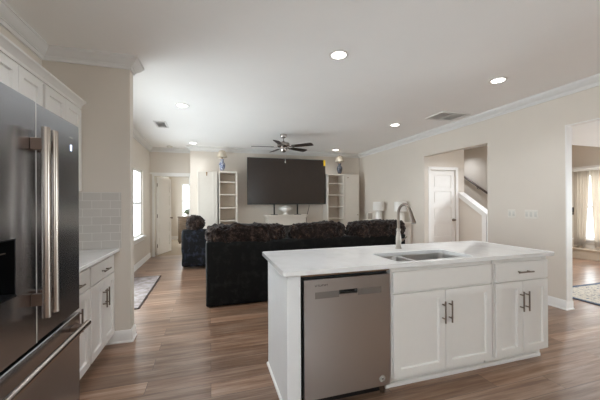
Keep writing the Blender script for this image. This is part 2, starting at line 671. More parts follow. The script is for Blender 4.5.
def dup(root, loc, label, rz=None, group=None):
    r = root.copy()
    C.objects.link(r)
    r.location = loc
    if rz is not None:
        r.rotation_euler = (0, 0, rz)
    r['label'] = label
    if group:
        r['group'] = group
    for ch in list(root.children):
        if ch.type == 'LIGHT':
            continue
        c = ch.copy()
        C.objects.link(c)
        c.parent = r
        for g in list(ch.children):
            d = g.copy()
            C.objects.link(d)
            d.parent = c
    return r


def holed(bm, axis, c0, c1, a0, a1, b0, b1, holes):
    """wall slab in the plane across `axis`; holes (a0,a1,b0,b1) in (horizontal, z)"""
    As = sorted({a0, a1, *[h[0] for h in holes], *[h[1] for h in holes]})
    Bs = sorted({b0, b1, *[h[2] for h in holes], *[h[3] for h in holes]})
    for p, q in zip(As, As[1:]):
        run = None
        for u, v in list(zip(Bs, Bs[1:])) + [(None, None)]:
            solid = u is not None and not any(h[0] <= p + 1e-6 and q <= h[1] + 1e-6 and h[2] <= u + 1e-6 and v <= h[3] + 1e-6 for h in holes)
            if solid:
                run = [u, v] if run is None else [run[0], v]
            elif run:
                if axis == 'X':
                    box(bm, c0, c1, p, q, run[0], run[1])
                else:
                    box(bm, p, q, c0, c1, run[0], run[1])
                run = None


# ------------------------------------------------------------------ room shell
H = 2.755
XL, XR, WT = -1.45, 4.21, 0.10
YB, YBT = 3.25, 3.375          # kitchen wing wall
XE = -0.743
YT = 7.85                       # television wall
YA = 8.25                       # alcove wall with the bedroom door
XA = -0.47
struct('floor', lambda b: box(b, -1.62, 8.75, -2.8, 8.30, -0.1, 0.0), 'floor', 0)
struct('floor_bedroom', lambda b: box(b, -1.62, 2.2, 8.30, 12.2, -0.1, 0.0), 'carpet', 0)
struct('ceiling', lambda b: box(b, -1.62, 8.75, -2.8, 12.2, H, H + 0.1), 'ceiling', 0)
WIN1 = (5.75, 7.45, 0.62, 2.075)
WIN2 = (10.05, 11.2, 0.60, 2.08)
WINL_ADDED = (3.55, 5.40, 0.06, 2.10)  # unseen window, added and enlarged for more light from the left
WINK_ADDED = (-2.2, 0.6, 0.9, 2.3)  # unseen window behind the camera, added and sized for its light
struct('wall_left', lambda b: holed(b, 'X', XL - 0.15, XL, -2.75, 12.15, 0, H, [WIN1, WIN2, WINK_ADDED, WINL_ADDED]), 'wall', 0)
struct('wall_kitchen', lambda b: box(b, XL, XE, YB, YBT, 0, H), 'wall', 0)
DOOR1 = (-1.345, -0.525, 0, 2.035)
struct('wall_alcove', lambda b: holed(b, 'Y', YA, YA + 0.12, XL, XA + 0.12, 0, H, [DOOR1]), 'wall', 0)
struct('wall_alcove_return', lambda b: box(b, XA, XA + 0.12, YT + 0.12, YA, 0, H), 'wall', 0)
struct('wall_back', lambda b: box(b, XA, XR, YT, YT + 0.12, 0, H), 'wall', 0)
OP1 = (3.645, 5.10, 0, 2.28)
OP2 = (0.55, 2.567, 0, 2.285)
struct('wall_right', lambda b: holed(b, 'X', XR, XR + WT, -2.75, YT + 0.12, 0, H, [OP1, OP2]), 'wall', 0)
WINR_ADDED = (0.8, 2.4, 1.0, 2.2)  # added rear window, unseen and sized for fill
struct('wall_rear', lambda b: holed(b, 'Y', -2.75, -2.6, XL, XR, 0, H, [WINR_ADDED]), 'wall', 0)
struct('wall_bedroom_back', lambda b: holed(b, 'Y', 12.0, 12.15, XL, 2.15, 0, H, [(-1.02, -0.2, 0.78, 2.08)]), 'wall', 0)
struct('wall_bedroom_right', lambda b: box(b, 2.0, 2.15, YA + 0.12, 12.0, 0, H), 'wall', 0)
# hall, stairs and foyer beyond the right wall
DOOR2 = (4.71, 5.40, 0, 2.065)
struct('wall_hall', lambda b: holed(b, 'Y', 5.5, 5.62, XR + WT, 5.65, 0, H, [DOOR2]), 'wall', 0)
struct('wall_closet', lambda b: box(b, XR + WT, 5.65, 5.75, 5.85, 0, H), 'wall', 0)
struct('wall_stair_side', lambda b: box(b, 5.55, 5.65, 5.85, 9.0, 0, H), 'wall', 0)
struct('wall_stair', lambda b: box(b, 6.65, 6.77, 4.7, 9.0, 0, H), 'wall', 0)
struct('wall_stair_back', lambda b: box(b, 5.55, 6.77, 9.0, 9.1, 0, H), 'wall', 0)
struct('wall_foyer_back', lambda b: box(b, 6.77, 8.62, 5.25, 5.37, 0, H), 'wall', 0)
WINF_ADDED = (0.3, 2.1, 0.45, 2.1)  # invented unseen window, lets fill light into foyer and kitchen
WINF = (3.95, 4.95, 0.45, 1.98)
struct('wall_foyer', lambda b: holed(b, 'X', 8.5, 8.62, -2.75, 5.25, 0, H, [WINF, WINF_ADDED]), 'wall', 0)
struct('wall_foyer_rear', lambda b: box(b, XR + WT, 8.5, -2.75, -2.6, 0, H), 'wall', 0)
struct('ceiling_foyer_soffit', lambda b: box(b, XR + WT + 0.001, 8.499, -2.6, 3.43, 2.285, H - 0.001), 'ceiling', 0)

# crown moulding, one mitred run round the room
crown = [(0, H - 0.001), (0.088, H - 0.001), (0.088, H - 0.016), (0.080, H - 0.016), (0.080, H - 0.024), (0.072, H - 0.030), (0.060, H - 0.048), (0.040, H - 0.066),
         (0.030, H - 0.072), (0.030, H - 0.080), (0.022, H - 0.080), (0.016, H - 0.094), (0.016, H - 0.108), (0, H - 0.108)]
struct('trim_1', lambda b: sweep(b, crown, [(XL, -2.6), (XL, YB), (XE, YB), (XE, YBT), (XL, YBT), (XL, YA), (XA, YA), (XA, YT),
                                           (XR, YT), (XR, -2.6)], True), 'crown', 30)
# baseboards
bb = [(0, 0.001), (0.022, 0.001), (0.022, 0.012), (0.014, 0.020), (0.014, 0.098), (0.010, 0.106), (0.006, 0.116), (0, 0.118)]
struct('baseboard_left', lambda b: sweep(b, bb, [(-0.955, YB), (XE, YB), (XE, YBT), (XL, YBT), (XL, YA - 0.03)]), 'trim', 30)
struct('baseboard_back', lambda b: sweep(b, bb, [(XA, YA - 0.03), (XA, YT), (XR, YT), (XR, OP1[1]), (XR + WT, OP1[1])]), 'trim', 30)
struct('baseboard_right', lambda b: sweep(b, bb, [(XR + WT, OP1[0]), (XR, OP1[0]), (XR, OP2[1]), (XR + WT, OP2[1]),
                                                  (XR + WT, OP1[0])], True), 'trim', 30)
struct('baseboard_hall', lambda b: sweep(b, bb, [(XR + WT, OP1[1]), (XR + WT, 5.5), (4.63, 5.5)]), 'trim', 30)
struct('baseboard_bedroom', lambda b: sweep(b, bb, [(XL, 9.2), (XL, 12.0), (2.0, 12.0)]), 'trim', 30)
struct('baseboard_foyer', lambda b: sweep(b, bb, [(6.77, 5.25), (8.5, 5.25), (8.5, 5.02)]), 'trim', 30)


# windows: structure with frame, sashes, glass and a sill
def window(n, axis, c, a0, a1, z0, z1, side, sill=True):
    """axis X: plane x=c, side=+1 when the room lies on the +x side"""
    d0, d1 = (-0.11 * side, -0.04 * side)

    def bx(b, u0, u1, w0, w1, e0, e1):
        lo, hi = min(e0, e1) + c, max(e0, e1) + c
        if axis == 'X':
            box(b, lo, hi, u0, u1, w0, w1)
        else:
            box(b, u0, u1, lo, hi, w0, w1)

    def fr(b):
        t = 0.045
        for q in ((a0, a0 + t, z0, z1), (a1 - t, a1, z0, z1), (a0 + t, a1 - t, z0, z0 + t), (a0 + t, a1 - t, z1 - t, z1)):
            bx(b, *q, d0, d1)
        zm = (z0 + z1) / 2
        bx(b, a0 + t, a1 - t, zm - 0.025, zm + 0.025, d0 + 0.01 * side, d1 - 0.005 * side)
        am = (a0 + a1) / 2
        if a1 - a0 > 1.3:
            bx(b, am - 0.04, am + 0.04, z0 + t, z1 - t, d0, d1)
    w = struct('window_%d' % n, fr, 'vinyl', 0)
    g = part('pane', lambda b: bx(b, a0 + 0.045, a1 - 0.045, z0 + 0.045, z1 - 0.045, d0 + 0.03 * side, d0 + 0.036 * side), 'glass', w, 0)
    if sill:
        part('sill', lambda b: (bx(b, a0 - 0.07, a1 + 0.07, z0 - 0.028, z0 - 0.001, 0.001 * side, 0.055 * side),
                                bx(b, a0 + 0.002, a1 - 0.002, z0, z0 + 0.012, d1, 0.05 * side),
                                bx(b, a0 - 0.03, a1 + 0.03, z0 - 0.095, z0 - 0.029, 0.001 * side, 0.016 * side)), 'trim', w, 0)
    return w


window(1, 'X', XL, *WIN1, 1)
window(2, 'X', XL, *WIN2, 1)
window(3, 'Y', 12.0, -1.02, -0.2, 0.78, 2.08, -1)
window(4, 'X', 8.5, *WINF, -1)
window(5, 'X', XL, *WINK_ADDED, 1)
window(7, 'X', XL, *WINL_ADDED, 1, False)
window(8, 'X', 8.5, *WINF_ADDED, -1)
window(6, 'Y', -2.6, *WINR_ADDED, 1)


# doors
def five_panel(bm, x0, x1, z0, z1, y0, y1, st=0.1):
    w = x1 - x0
    rails = [z0, z0 + 0.19]
    n = 5
    ph = (z1 - z0 - 0.19 - 0.11 - 4 * 0.085) / n
    edges = []
    z = z0 + 0.19
    for i in range(n):
        edges.append((z, z + ph))
        z += ph + 0.085
    core = 0.014
    box(bm, x0, x1, y0 + core, y1 - core, z0, z1)
    for (ya, yb) in ((y0, y0 + core), (y1 - core, y1)):
        box(bm, x0, x0 + st, ya, yb, z0, z1)
        box(bm, x1 - st, x1, ya, yb, z0, z1)
        zz = z0
        for (p, q) in edges:
            box(bm, x0 + st, x1 - st, ya, yb, zz, p)
            zz = q
        box(bm, x0 + st, x1 - st, ya, yb, zz, z1)
        for (p, q) in edges:
            i = 0.028
            lo, hi = (ya + 0.006, yb) if ya == y0 else (ya, yb - 0.006)
            box(bm, x0 + st + i, x1 - st - i, lo, hi, p + i, q - i)


def casing(bm, x0, x1, z1, y, t=0.018, w=0.07):
    box(bm, x0 - w, x0, y - t, y, 0, z1 + w, 0.003)
    box(bm, x1, x1 + w, y - t, y, 0, z1 + w, 0.003)
    box(bm, x0, x1, y - t, y, z1, z1 + w, 0.003)


d2 = struct('door_2', lambda b: five_panel(b, DOOR2[0] + 0.003, DOOR2[1] - 0.003, 0.012, DOOR2[3] - 0.003, 5.515, 5.55), 'door_paint', 0)
part('door_knob', lambda b: (cyl(b, (5.345, 5.515, 0.935), (5.345, 5.495, 0.935), 0.03),
                             cyl(b, (5.345, 5.497, 0.935), (5.345, 5.472, 0.935), 0.012),
                             soft(b, (5.345, 5.458, 0.935), (0.028, 0.018, 0.028), 0.9, 16, 10, axis='Y')), 'nickel', d2)
part('casing', lambda b: casing(b, DOOR2[0], DOOR2[1], DOOR2[3], 5.499), 'trim', d2)
# bedroom door swung open into the bedroom, hinged on the left jamb
d1 = struct('door_1', lambda b: five_panel(b, 0, 0.80, 0.012, 2.03, -0.035, 0.0), 'door_paint', 0)
d1.location = (-1.335, YA + 0.125, 0)
d1.rotation_euler = (0, 0, math.radians(72))
part('door_knob', lambda b: (cyl(b, (0.735, -0.035, 0.94), (0.735, -0.075, 0.94), 0.012),
                             soft(b, (0.735, -0.085, 0.94), (0.028, 0.018, 0.028), 0.9, 16, 10, axis='Y')), 'nickel', d1)
for z in (0.25, 1.02, 1.82):
    part('hinge', lambda b: cyl(b, (-0.004, -0.042, z - 0.045), (-0.004, -0.042, z + 0.045), 0.008), 'nickel', d1)
struct('trim_2', lambda b: (casing(b, DOOR1[0], DOOR1[1], DOOR1[3], YA - 0.0005, w=0.05),
                            box(b, XL + 0.001, XA - 0.001, YA - 0.028, YA - 0.0005, 2.086, 2.125)), 'trim', 0)

# stairs, half wall and its cap beyond the first opening
def stair(bm):
    for i in range(13):
        y = 4.87 + i * 0.262
        box(bm, 5.652, 6.645, y - 0.025, y + 0.30, 0.188 * i + 0.15, 0.188 * (i + 1), 0.008)
        box(bm, 5.652, 6.645, y, y + 0.30, 0.188 * i if i else 0.001, 0.188 * i + 0.15)
struct('stairs', stair, 'tread', 0)
struct('wall_half_stair', lambda b: prism(b, [(4.80, 0), (5.499, 0), (5.499, 1.52), (4.80, 1.07)], 5.50, 5.62, 'X'), 'wall', 0)
struct('trim_3', lambda b: (prism(b, [(4.76, 1.046), (5.499, 1.522), (5.499, 1.57), (4.76, 1.094)], 5.475, 5.645, 'X'),
                            prism(b, [(4.80, 1.0), (5.499, 1.45), (5.499, 1.52), (4.80, 1.07)], 5.482, 5.499, 'X'),
                            box(b, 5.482, 5.638, 4.775, 4.799, 0, 1.055),
                            box(b, 5.481, 5.499, 4.775, 4.885, 0, 1.055)), 'trim', 0)

struct('added_jamb_liner', lambda b: (box(b, XR + 0.0005, XR + WT - 0.0005, OP2[1] - 0.012, OP2[1] - 0.0005, 0, OP2[3] - 0.0005),  # white liner added so the drywall jamb and header look lit
                            box(b, XR + 0.0005, XR + WT - 0.0005, OP2[0] + 0.001, OP2[1] - 0.0125, OP2[3] - 0.012, OP2[3] - 0.0005)), 'trim', 0)
# backsplash tile
t = struct('trim_4', lambda b: box(b, -1.438, -0.822, YB - 0.009, YB - 0.0005, 0.915, 1.453), 'tile_x', 0)
t = struct('trim_5', lambda b: box(b, XL + 0.0005, XL + 0.009, 2.09, YB - 0.01, 0.915, 1.448), 'tile_y', 0)


# ------------------------------------------------------------------ cabinets
def bar_pull(bm, x0, z0, x1, z1, y, r=0.006, stand=0.032, inset=0.03):
    """bar between two points, standing off a face at y (face looks along -Y)"""
    a, b = Vector((x0, y - stand, z0)), Vector((x1, y - stand, z1))
    cyl(bm, a, b, r, n=12)
    d = (b - a).normalized()
    for p in (a + d * inset, b - d * inset):
        cyl(bm, p, (p.x, y + 0.0005, p.z), r * 0.85, n=10)


def carcass(bm, w, z0, z1, depth, toe):
    box(bm, 0, w, 0, depth, z0 if not toe else 0.105, z1, 0.0015, 1)
    if toe:
        box(bm, 0.0, w, 0.07, depth, 0, 0.105)


# --- the run along the left wall: fronts look along +X (local -Y), width along world +Y
def base_cabinet(name, label, loc, rz, w, depth, z1=0.884, two=True, drawer=True, false_front=False, group=None, gap=0.012, zb=0.105):
    t = thing(name, label, 'cabinet', loc, rz, group)
    if false_front:      # open topped: the sink hangs inside
        part('body', lambda b: (box(b, 0, w, 0.07, depth, 0, 0.105), box(b, 0, w, 0, depth, 0.105, 0.125), box(b, 0, 0.018, 0, depth, 0.125, z1),
                                box(b, w - 0.018, w, 0, depth, 0.125, z1), box(b, 0.018, w - 0.018, depth - 0.015, depth, 0.125, z1),
                                box(b, 0.018, w - 0.018, 0, 0.016, 0.125, z1)), 'cabinet', t, 0)
    else:
        part('body', lambda b: carcass(b, w, 0, z1, depth, True), 'cabinet', t)
    zt = 0.692
    if drawer or false_front:
        f = part('drawer' if drawer else 'false_front',
                 lambda b: box(b, gap, w - gap, -0.02, -0.0005, 0.702 if not false_front else 0.706, 0.852, 0.003), 'cabinet', t)
        if drawer:
            part('handle', lambda b: bar_pull(b, w / 2 - 0.08, 0.772, w / 2 + 0.08, 0.772, -0.02), 'nickel', f)
    mid = w / 2
    for s in (0, 1):
        x0, x1 = (gap, mid - 0.002) if s == 0 else (mid + 0.002, w - gap)
        d = part('door', lambda b: shaker(b, x0, x1, zb, zt, -0.02, -0.0005), 'cabinet', t)
        hx = mid - 0.030 if s == 0 else mid + 0.030
        part('handle', lambda b: bar_pull(b, hx, 0.455, hx, 0.615, -0.02), 'nickel', d)
    return t


FX = -0.88     # face of the left-hand base cabinets (door face 2 cm proud of the frame)
base_cabinet('base_cabinet', 'white base cabinet beside the refrigerator under the left wall counter', (FX - 0.02, 2.098, 0), PI / 2, 0.55, 0.545,
             group='base cabinets on the left wall')
base_cabinet('base_cabinet', 'white base cabinet against the beige wing wall, with drawer and two doors', (FX - 0.02, 2.650, 0), PI / 2, 0.598, 0.545,
             group='base cabinets on the left wall')
o = part('countertop', lambda b: box(b, -1.4395, -0.835, 2.095, YB - 0.0105, 0.885, 0.914, 0.004), 'quartz', None)
tag(o, 'white quartz countertop on the left wall cabinets, ending at the wing wall', 'countertop')


def upper_cabinet(label, loc, w, depth, z0, z1):
    t = thing('wall_cabinet', label, 'cabinet', loc, PI / 2, 'wall cabinets above the refrigerator side')
    part('body', lambda b: box(b, 0, w, 0, depth, z0, z1, 0.0015, 1), 'cabinet', t)
    mid = w / 2
    for s in (0, 1):
        x0, x1 = (0.018, mid - 0.0015) if s == 0 else (mid + 0.0015, w - 0.018)
        part('door', lambda b: shaker(b, x0, x1, z0 + 0.012, z1 - 0.035, -0.02, -0.0005), 'cabinet', t)

    def cr(b):
        pr = [(0.0, z1 - 0.02), (0.012, z1 - 0.02), (0.014, z1 + 0.0), (0.03, z1 + 0.02), (0.052, z1 + 0.034), (0.052, z1 + 0.048), (0.0, z1 + 0.048)]
        prism(b, [(-a - 0.0005, z) for a, z in pr], 0, w, 'X')
    part('crown_moulding', cr, 'cabinet', t)
    return t


UX = -1.14
upper_cabinet('white two door wall cabinet whose left part hides behind the refrigerator top', (UX - 0.02, 1.985, 0), 0.595, 0.288, 1.815, 2.248)
upper_cabinet('white two door wall cabinet touching the beige wing wall', (UX - 0.02, 2.582, 0), 0.666, 0.288, 1.45, 2.248)

# --- the island
YF = 1.82      # face frame; door faces stand at 1.80
base_cabinet('sink_cabinet', 'white two door sink cabinet with blank false drawer front in the island', (1.214, YF, 0), 0, 0.919, 0.60,
             drawer=False, false_front=True)
base_cabinet('drawer_cabinet', 'white island cabinet at the right end with one drawer over two narrow doors', (2.150, YF, 0), 0, 0.598, 0.60)


def endpanel(bm):
    box(bm, 0.458, 0.549, YF - 0.012, YF + 0.06, 0, 0.884, 0.0015, 1)
    box(bm, 0.458, 0.476, YF + 0.06, 2.44, 0, 0.884)
    box(bm, 0.476, 2.748, 2.425, 2.44, 0, 0.884)


ip = thing('island_end_panel', 'white left end panel of the island with pale side', 'cabinet panel')
part('panel', endpanel, 'panel', ip, 0)
part('shoe_moulding', lambda b: (sweep(b, [(0, 0.001), (0.012, 0.001), (0.012, 0.012), (0.006, 0.022), (0, 0.022)],
                                       [(0.458, YF - 0.012), (0.458, 2.44), (0.5, 2.44)][::-1])), 'trim', ip)
part('toe_moulding', lambda b: (box(b, 1.20, 2.742, YF + 0.045, YF + 0.0695, 0.001, 0.030, 0.003),
                                box(b, 2.720, 2.744, YF + 0.055, YF + 0.0695, 0.03, 0.10, 0.001)), 'trim', ip)
part('support_strip', lambda b: box(b, 0.551, 1.212, YF + 0.01, YF + 0.05, 0.862, 0.884), 'wood_strip', ip, 0)

ct = None
HOLE = rrect(1.288, 2.002, 1.842, 2.212, 0.045)
bm = bmesh.new()
plate(bm, rrect(0.43, 2.785, 1.773, 2.579, 0.02, 5), [HOLE], 0.885, 0.914)
es = [e for e in bm.edges if len(e.link_faces) == 2 and e.calc_face_angle() > 1.2 and abs(e.verts[0].co.z - e.verts[1].co.z) < 1e-4]
bmesh.ops.bevel(bm, geom=es, offset=0.003, segments=1, affect='EDGES')
ct = obj('island_countertop', bm, 'quartz')
tag(ct, 'white quartz countertop on the kitchen island, holding the double sink and faucet', 'countertop')

# sink
sk = thing('sink', 'stainless double bowl undermount sink in the island countertop', 'sink', (1.645, 2.027, 0.8))


def bowl(bm, x0, x1, y0, y1, depth):
    ox, oy, oz = -1.645, -2.027, -0.8
    rings = []
    for (i, r, z) in ((0.0, 0.045, 0.883), (0.004, 0.05, 0.872), (0.010, 0.055, 0.883 - depth + 0.03), (0.022, 0.06, 0.883 - depth + 0.006),
                      (0.05, 0.05, 0.883 - depth), (0.10, 0.02, 0.883 - depth - 0.003)):
        rings.append([bm.verts.new((x + ox, y + oy, z + oz)) for x, y in rrect(x0 + i, x1 - i, y0 + i, y1 - i, r)])
    for a, b in zip(rings, rings[1:]):
        for k in range(len(a)):
            j = (k + 1) % len(a)
            bm.faces.new((a[k], b[k], b[j], a[j]))
    bm.faces.new(rings[-1])
    bmesh.ops.solidify(bm, geom=list(bm.faces), thickness=-0.0015)


for (x0, x1, dp) in ((1.285, 1.528, 0.17), (1.552, 2.005, 0.20)):
    bw = part('bowl', lambda b: bowl(b, x0, x1, 1.839, 2.215, dp), 'sink', sk, 60)
    cx = (x0 + x1) / 2 - 1.645
    part('drain', lambda b: (lathe(b, [(0.045, 0.883 - dp - 0.8 - 0.002), (0.045, 0.883 - dp - 0.8 + 0.003), (0.034, 0.883 - dp - 0.8 + 0.004),
                                       (0.03, 0.883 - dp - 0.8 - 0.0015)], cx, 0.02)), 'chrome', bw)
part('divider', lambda b: box(b, 1.524 - 1.645, 1.556 - 1.645, 1.85 - 2.027, 2.205 - 2.027, 0.055, 0.0835, 0.006), 'sink', sk)

# faucet
fx, fy = 1.669, 2.37
fc = thing('faucet', 'brushed nickel gooseneck faucet standing behind the sink on the island', 'faucet', (fx, fy, 0.914))
part('base', lambda b: lathe(b, [(0.030, 0.0005), (0.030, 0.006), (0.025, 0.014), (0.024, 0.04), (0.026, 0.07), (0.024, 0.10), (0.018, 0.135), (0.015, 0.16), (0.019, 0.166), (0.019, 0.182), (0.014, 0.186)], n=24), 'chrome', fc)
R_ = 0.088
pts = [(0, 0, 0.185), (0, 0, 0.25), (0, 0, 0.32)]
for i in range(1, 15):
    a = PI * i / 14 * 0.90
    pts.append((0, -R_ + R_ * math.cos(a), 0.32 + R_ * math.sin(a)))
part('spout', lambda b: tube(b, pts, 0.0125, 14), 'nickel', fc)
e = Vector(pts[-1])
dv = (Vector(pts[-1]) - Vector(pts[-2])).normalized()
part('spray_head', lambda b: tube(b, [e - dv * 0.002, e + dv * 0.02, e + dv * 0.06, e + dv * 0.10, e + dv * 0.112],
                                  [0.0145, 0.016, 0.018, 0.0225, 0.021], 16), 'nickel', fc)
part('lever', lambda b: (cyl(b, (0.02, 0, 0.075), (0.05, 0, 0.078), 0.012), tube(b, [(0.045, 0, 0.078), (0.062, 0.004, 0.082), (0.10, 0.012, 0.105)], [0.007, 0.007, 0.005], 10)), 'nickel', fc)

# dishwasher
dw = thing('dishwasher', 'stainless steel dishwasher built into the left of the island', 'dishwasher', (0.56, YF, 0))
part('tub', lambda b: box(b, 0.0, 0.642, 0.035, 0.58, 0.11, 0.858), 'gasket', dw, 0)
HX0, HX1, HZ0, HZ1 = 0.252, 0.386, 0.738, 0.766
dd = part('door', lambda b: (plate(b, [(0.010, 0.075), (0.636, 0.075), (0.636, 0.846), (0.010, 0.846)],
                                   [[(HX0, HZ0), (HX1, HZ0), (HX1, HZ1), (HX0, HZ1)]], -0.020, 0.03, 'Y'),
                             box(b, HX0 - 0.004, HX1 + 0.004, 0.024, 0.032, HZ0 - 0.004, HZ1 + 0.004)), 'dw', dw, 30)
part('pocket_handle', lambda b: (box(b, HX0 + 0.0005, HX1 - 0.0005, 0.018, 0.0235, HZ0 + 0.0005, HZ1 - 0.0005),
                                 box(b, HX0 + 0.0005, HX1 - 0.0005, -0.016, 0.02, HZ1 - 0.006, HZ1 - 0.0005)), 'black', dd, 0)
for (q0, q1) in ((0.083, HX0 - 0.001), (HX1 + 0.001, 0.568)):
    part('control_band', lambda b: box(b, q0, q1, -0.0212, -0.0201, 0.721, 0.764), 'dwband', dd, 0)


def tiny_marks(bm, x0, x1, z0, z1, y, n, seed):
    rnd = random.Random(seed)
    w = (x1 - x0) / n
    for i in range(n):
        a = x0 + i * w
        box(bm, a, a + w * 0.28, y - 0.0006, y - 0.0001, z0, z1)
        zz = z0 + rnd.choice((0, 0.4, 0.8)) * (z1 - z0)
        box(bm, a + w * 0.28, a + w * 0.75, y - 0.0006, y - 0.0001, zz, zz + (z1 - z0) * 0.2)


part('brand_lettering', lambda b: tiny_marks(b, 0.083, 0.175, 0.800, 0.813, -0.0201, 9, 3), 'darkmark', dd, 0)
bd = part('badge', lambda b: cyl(b, (0.575, -0.0201, 0.125), (0.575, -0.0212, 0.125), 0.023, n=28), 'badge', dd)
part('badge_emblem', lambda b: (plate(b, [(0.575 + 0.018 * math.cos(i * PI / 12), 0.125 + 0.018 * math.sin(i * PI / 12)) for i in range(24)],
                                      [[(0.575 + 0.0145 * math.cos(i * PI / 12), 0.125 + 0.0145 * math.sin(i * PI / 12)) for i in range(24)]], -0.0222, -0.0213, 'Y'),
                                box(b, 0.566, 0.584, -0.0222, -0.0213, 0.118, 0.132)), 'dwband', bd)
part('toe_panel', lambda b: box(b, 0.012, 0.630, 0.045, 0.06, 0.002, 0.105), 'black', dw, 0)
part('levelling_foot', lambda b: (cyl(b, (0.60, 0.03, 0.0), (0.60, 0.03, 0.018), 0.016), box(b, 0.585, 0.615, 0.022, 0.044, 0.018, 0.072)), 'nickel', dw)

# refrigerator: local x = world +Y, local -Y = world +X
fr = thing('refrigerator', 'grey stainless french door refrigerator with bottom freezer on the left', 'refrigerator', (-0.743, 1.154, 0), PI / 2)
part('case', lambda b: box(b, 0.004, 0.906, 0.078, 0.695, 0.035, 1.775, 0.004), 'gasket', fr)
DZ = (0.722, 1.797)
DX0, DX1, DZ0, DZ1 = 0.095, 0.310, 0.975, 1.206


def ldoor(bm):
    plate(bm, [(0.0, DZ[0]), (0.4525, DZ[0]), (0.4525, DZ[1]), (0.0, DZ[1])], [[(DX0, DZ0), (DX1, DZ0), (DX1, DZ1), (DX0, DZ1)]], 0.0, 0.07, 'Y')


ld = part('door', ldoor, 'fridge', fr, 30)
dp = part('water_dispenser', lambda b: (box(b, DX0 + .001, DX1 - .001, 0.062, 0.069, DZ0 + .001, DZ1 - .001),
                                        box(b, DX0 + .001, DX0 + .006, 0.001, 0.062, DZ0 + .001, DZ1 - .001),
                                        box(b, DX1 - .006, DX1 - .001, 0.001, 0.062, DZ0 + .001, DZ1 - .001),
                                        box(b, DX0 + .006, DX1 - .006, 0.001, 0.062, DZ1 - .006, DZ1 - .001),
                                        box(b, DX0 + .006, DX1 - .006, -0.006, 0.062, DZ0 + .001, DZ0 + .010)), 'black', ld, 0)
part('paddle', lambda b: box(b, 0.165, 0.245, 0.035, 0.045, 1.02, 1.15, 0.004), 'gasket', dp)
part('spigot', lambda b: (cyl(b, (0.205, 0.03, 1.198), (0.205, 0.03, 1.165), 0.011), box(b, 0.14, 0.27, 0.012, 0.016, 1.150, 1.154)), 'nickel', dp)
rd = part('door', lambda b: box(b, 0.4575, 0.910, 0.0, 0.07, DZ[0], DZ[1], 0.004), 'fridge', fr)
part('edge_glint', lambda b: box(b, 0.4528, 0.4572, -0.0012, 0.06, DZ[0] + 0.001, DZ[1] - 0.001), 'badge', rd, 0)  # pale strip added for the light caught along the door edge
part('display_icon', lambda b: box(b, 0.797, 0.815, -0.0012, -0.0003, 1.638, 1.672), 'icon', rd, 0)
part('display_lettering', lambda b: tiny_marks(b, 0.785, 0.83, 1.708, 1.715, -0.0003, 6, 5), 'badge', rd, 0)
dz = part('freezer_drawer', lambda b: box(b, 0.0, 0.910, 0.0, 0.07, 0.06, 0.703, 0.004), 'fridge', fr)


def vhandle(bm, x):
    cyl(bm, (x, -0.053, 0.845), (x, -0.053, 1.680), 0.0165, n=20)


for dr, x in ((ld, 0.420), (rd, 0.492)):
    h_ = part('handle', lambda b: vhandle(b, x), 'handle_steel', dr)
    for z in (0.925, 1.605):
        part('handle_bracket', lambda b: box(b, x - 0.012, x + 0.012, -0.05, -0.0003, z - 0.026, z + 0.026, 0.002), 'bracket', dr)
part('handle', lambda b: cyl(b, (0.03, -0.053, 0.645), (0.88, -0.053, 0.645), 0.0165, n=20), 'handle_steel', dz)
for xx in (0.10, 0.81):
    part('handle_bracket', lambda b: box(b, xx - 0.026, xx + 0.026, -0.05, -0.0003, 0.633, 0.657, 0.002), 'bracket', dz)
for xx in (0.06, 0.85):
    part('foot', lambda b: cyl(b, (xx, 0.12, 0.0), (xx, 0.12, 0.036), 0.02), 'black', fr)

# ------------------------------------------------------------------ sofa and recliner
sf = thing('sofa', 'long black velvet sofa with brown fur cushions, its back to the island', 'sofa', (-0.055, 3.96, 0))
SW = 2.98
part('back', lambda b: fabric_box(b, 0.0, SW, 0.0, 0.24, 0.014, 0.845, 0.022, 0.008, 6.0, 14), 'velvet', sf, 60)
part('seat_base', lambda b: fabric_box(b, 0.25, SW - 0.25, 0.245, 0.93, 0.06, 0.30, 0.02, 0.004), 'velvet', sf, 60)
for x0 in (0.0, SW - 0.24):
    part('arm', lambda b: fabric_box(b, x0, x0 + 0.24, 0.245, 0.96, 0.05, 0.64, 0.03, 0.006), 'velvet', sf, 60)
for i, (a, b_) in enumerate(((0.255, 1.485), (1.495, 2.725))):
    part('seat_cushion', lambda b: soft(b, ((a + b_) / 2, 0.59, 0.39), ((b_ - a) / 2, 0.34, 0.09), 0.25, 32, 20, 0.01, 5), 'velvet', sf, 60)
for (a, b_) in ((0.0, 1.065), (1.145, 1.985), (2.055, SW + 0.03)):
    part('fur_cushion', lambda b: soft(b, ((a + b_) / 2, 0.155, 0.925), ((b_ - a) / 2, 0.165, 0.128), 0.5, 110, 130, 0.030, 6.0, 0.022, 20.0), 'fur', sf, 80)
for x in (0.05, SW - 0.05):
    for y in (0.05, 0.88):
        part('foot', lambda b: cyl(b, (x, y, 0.0), (x, y, 0.062), 0.02, 0.026), 'nickel', sf)

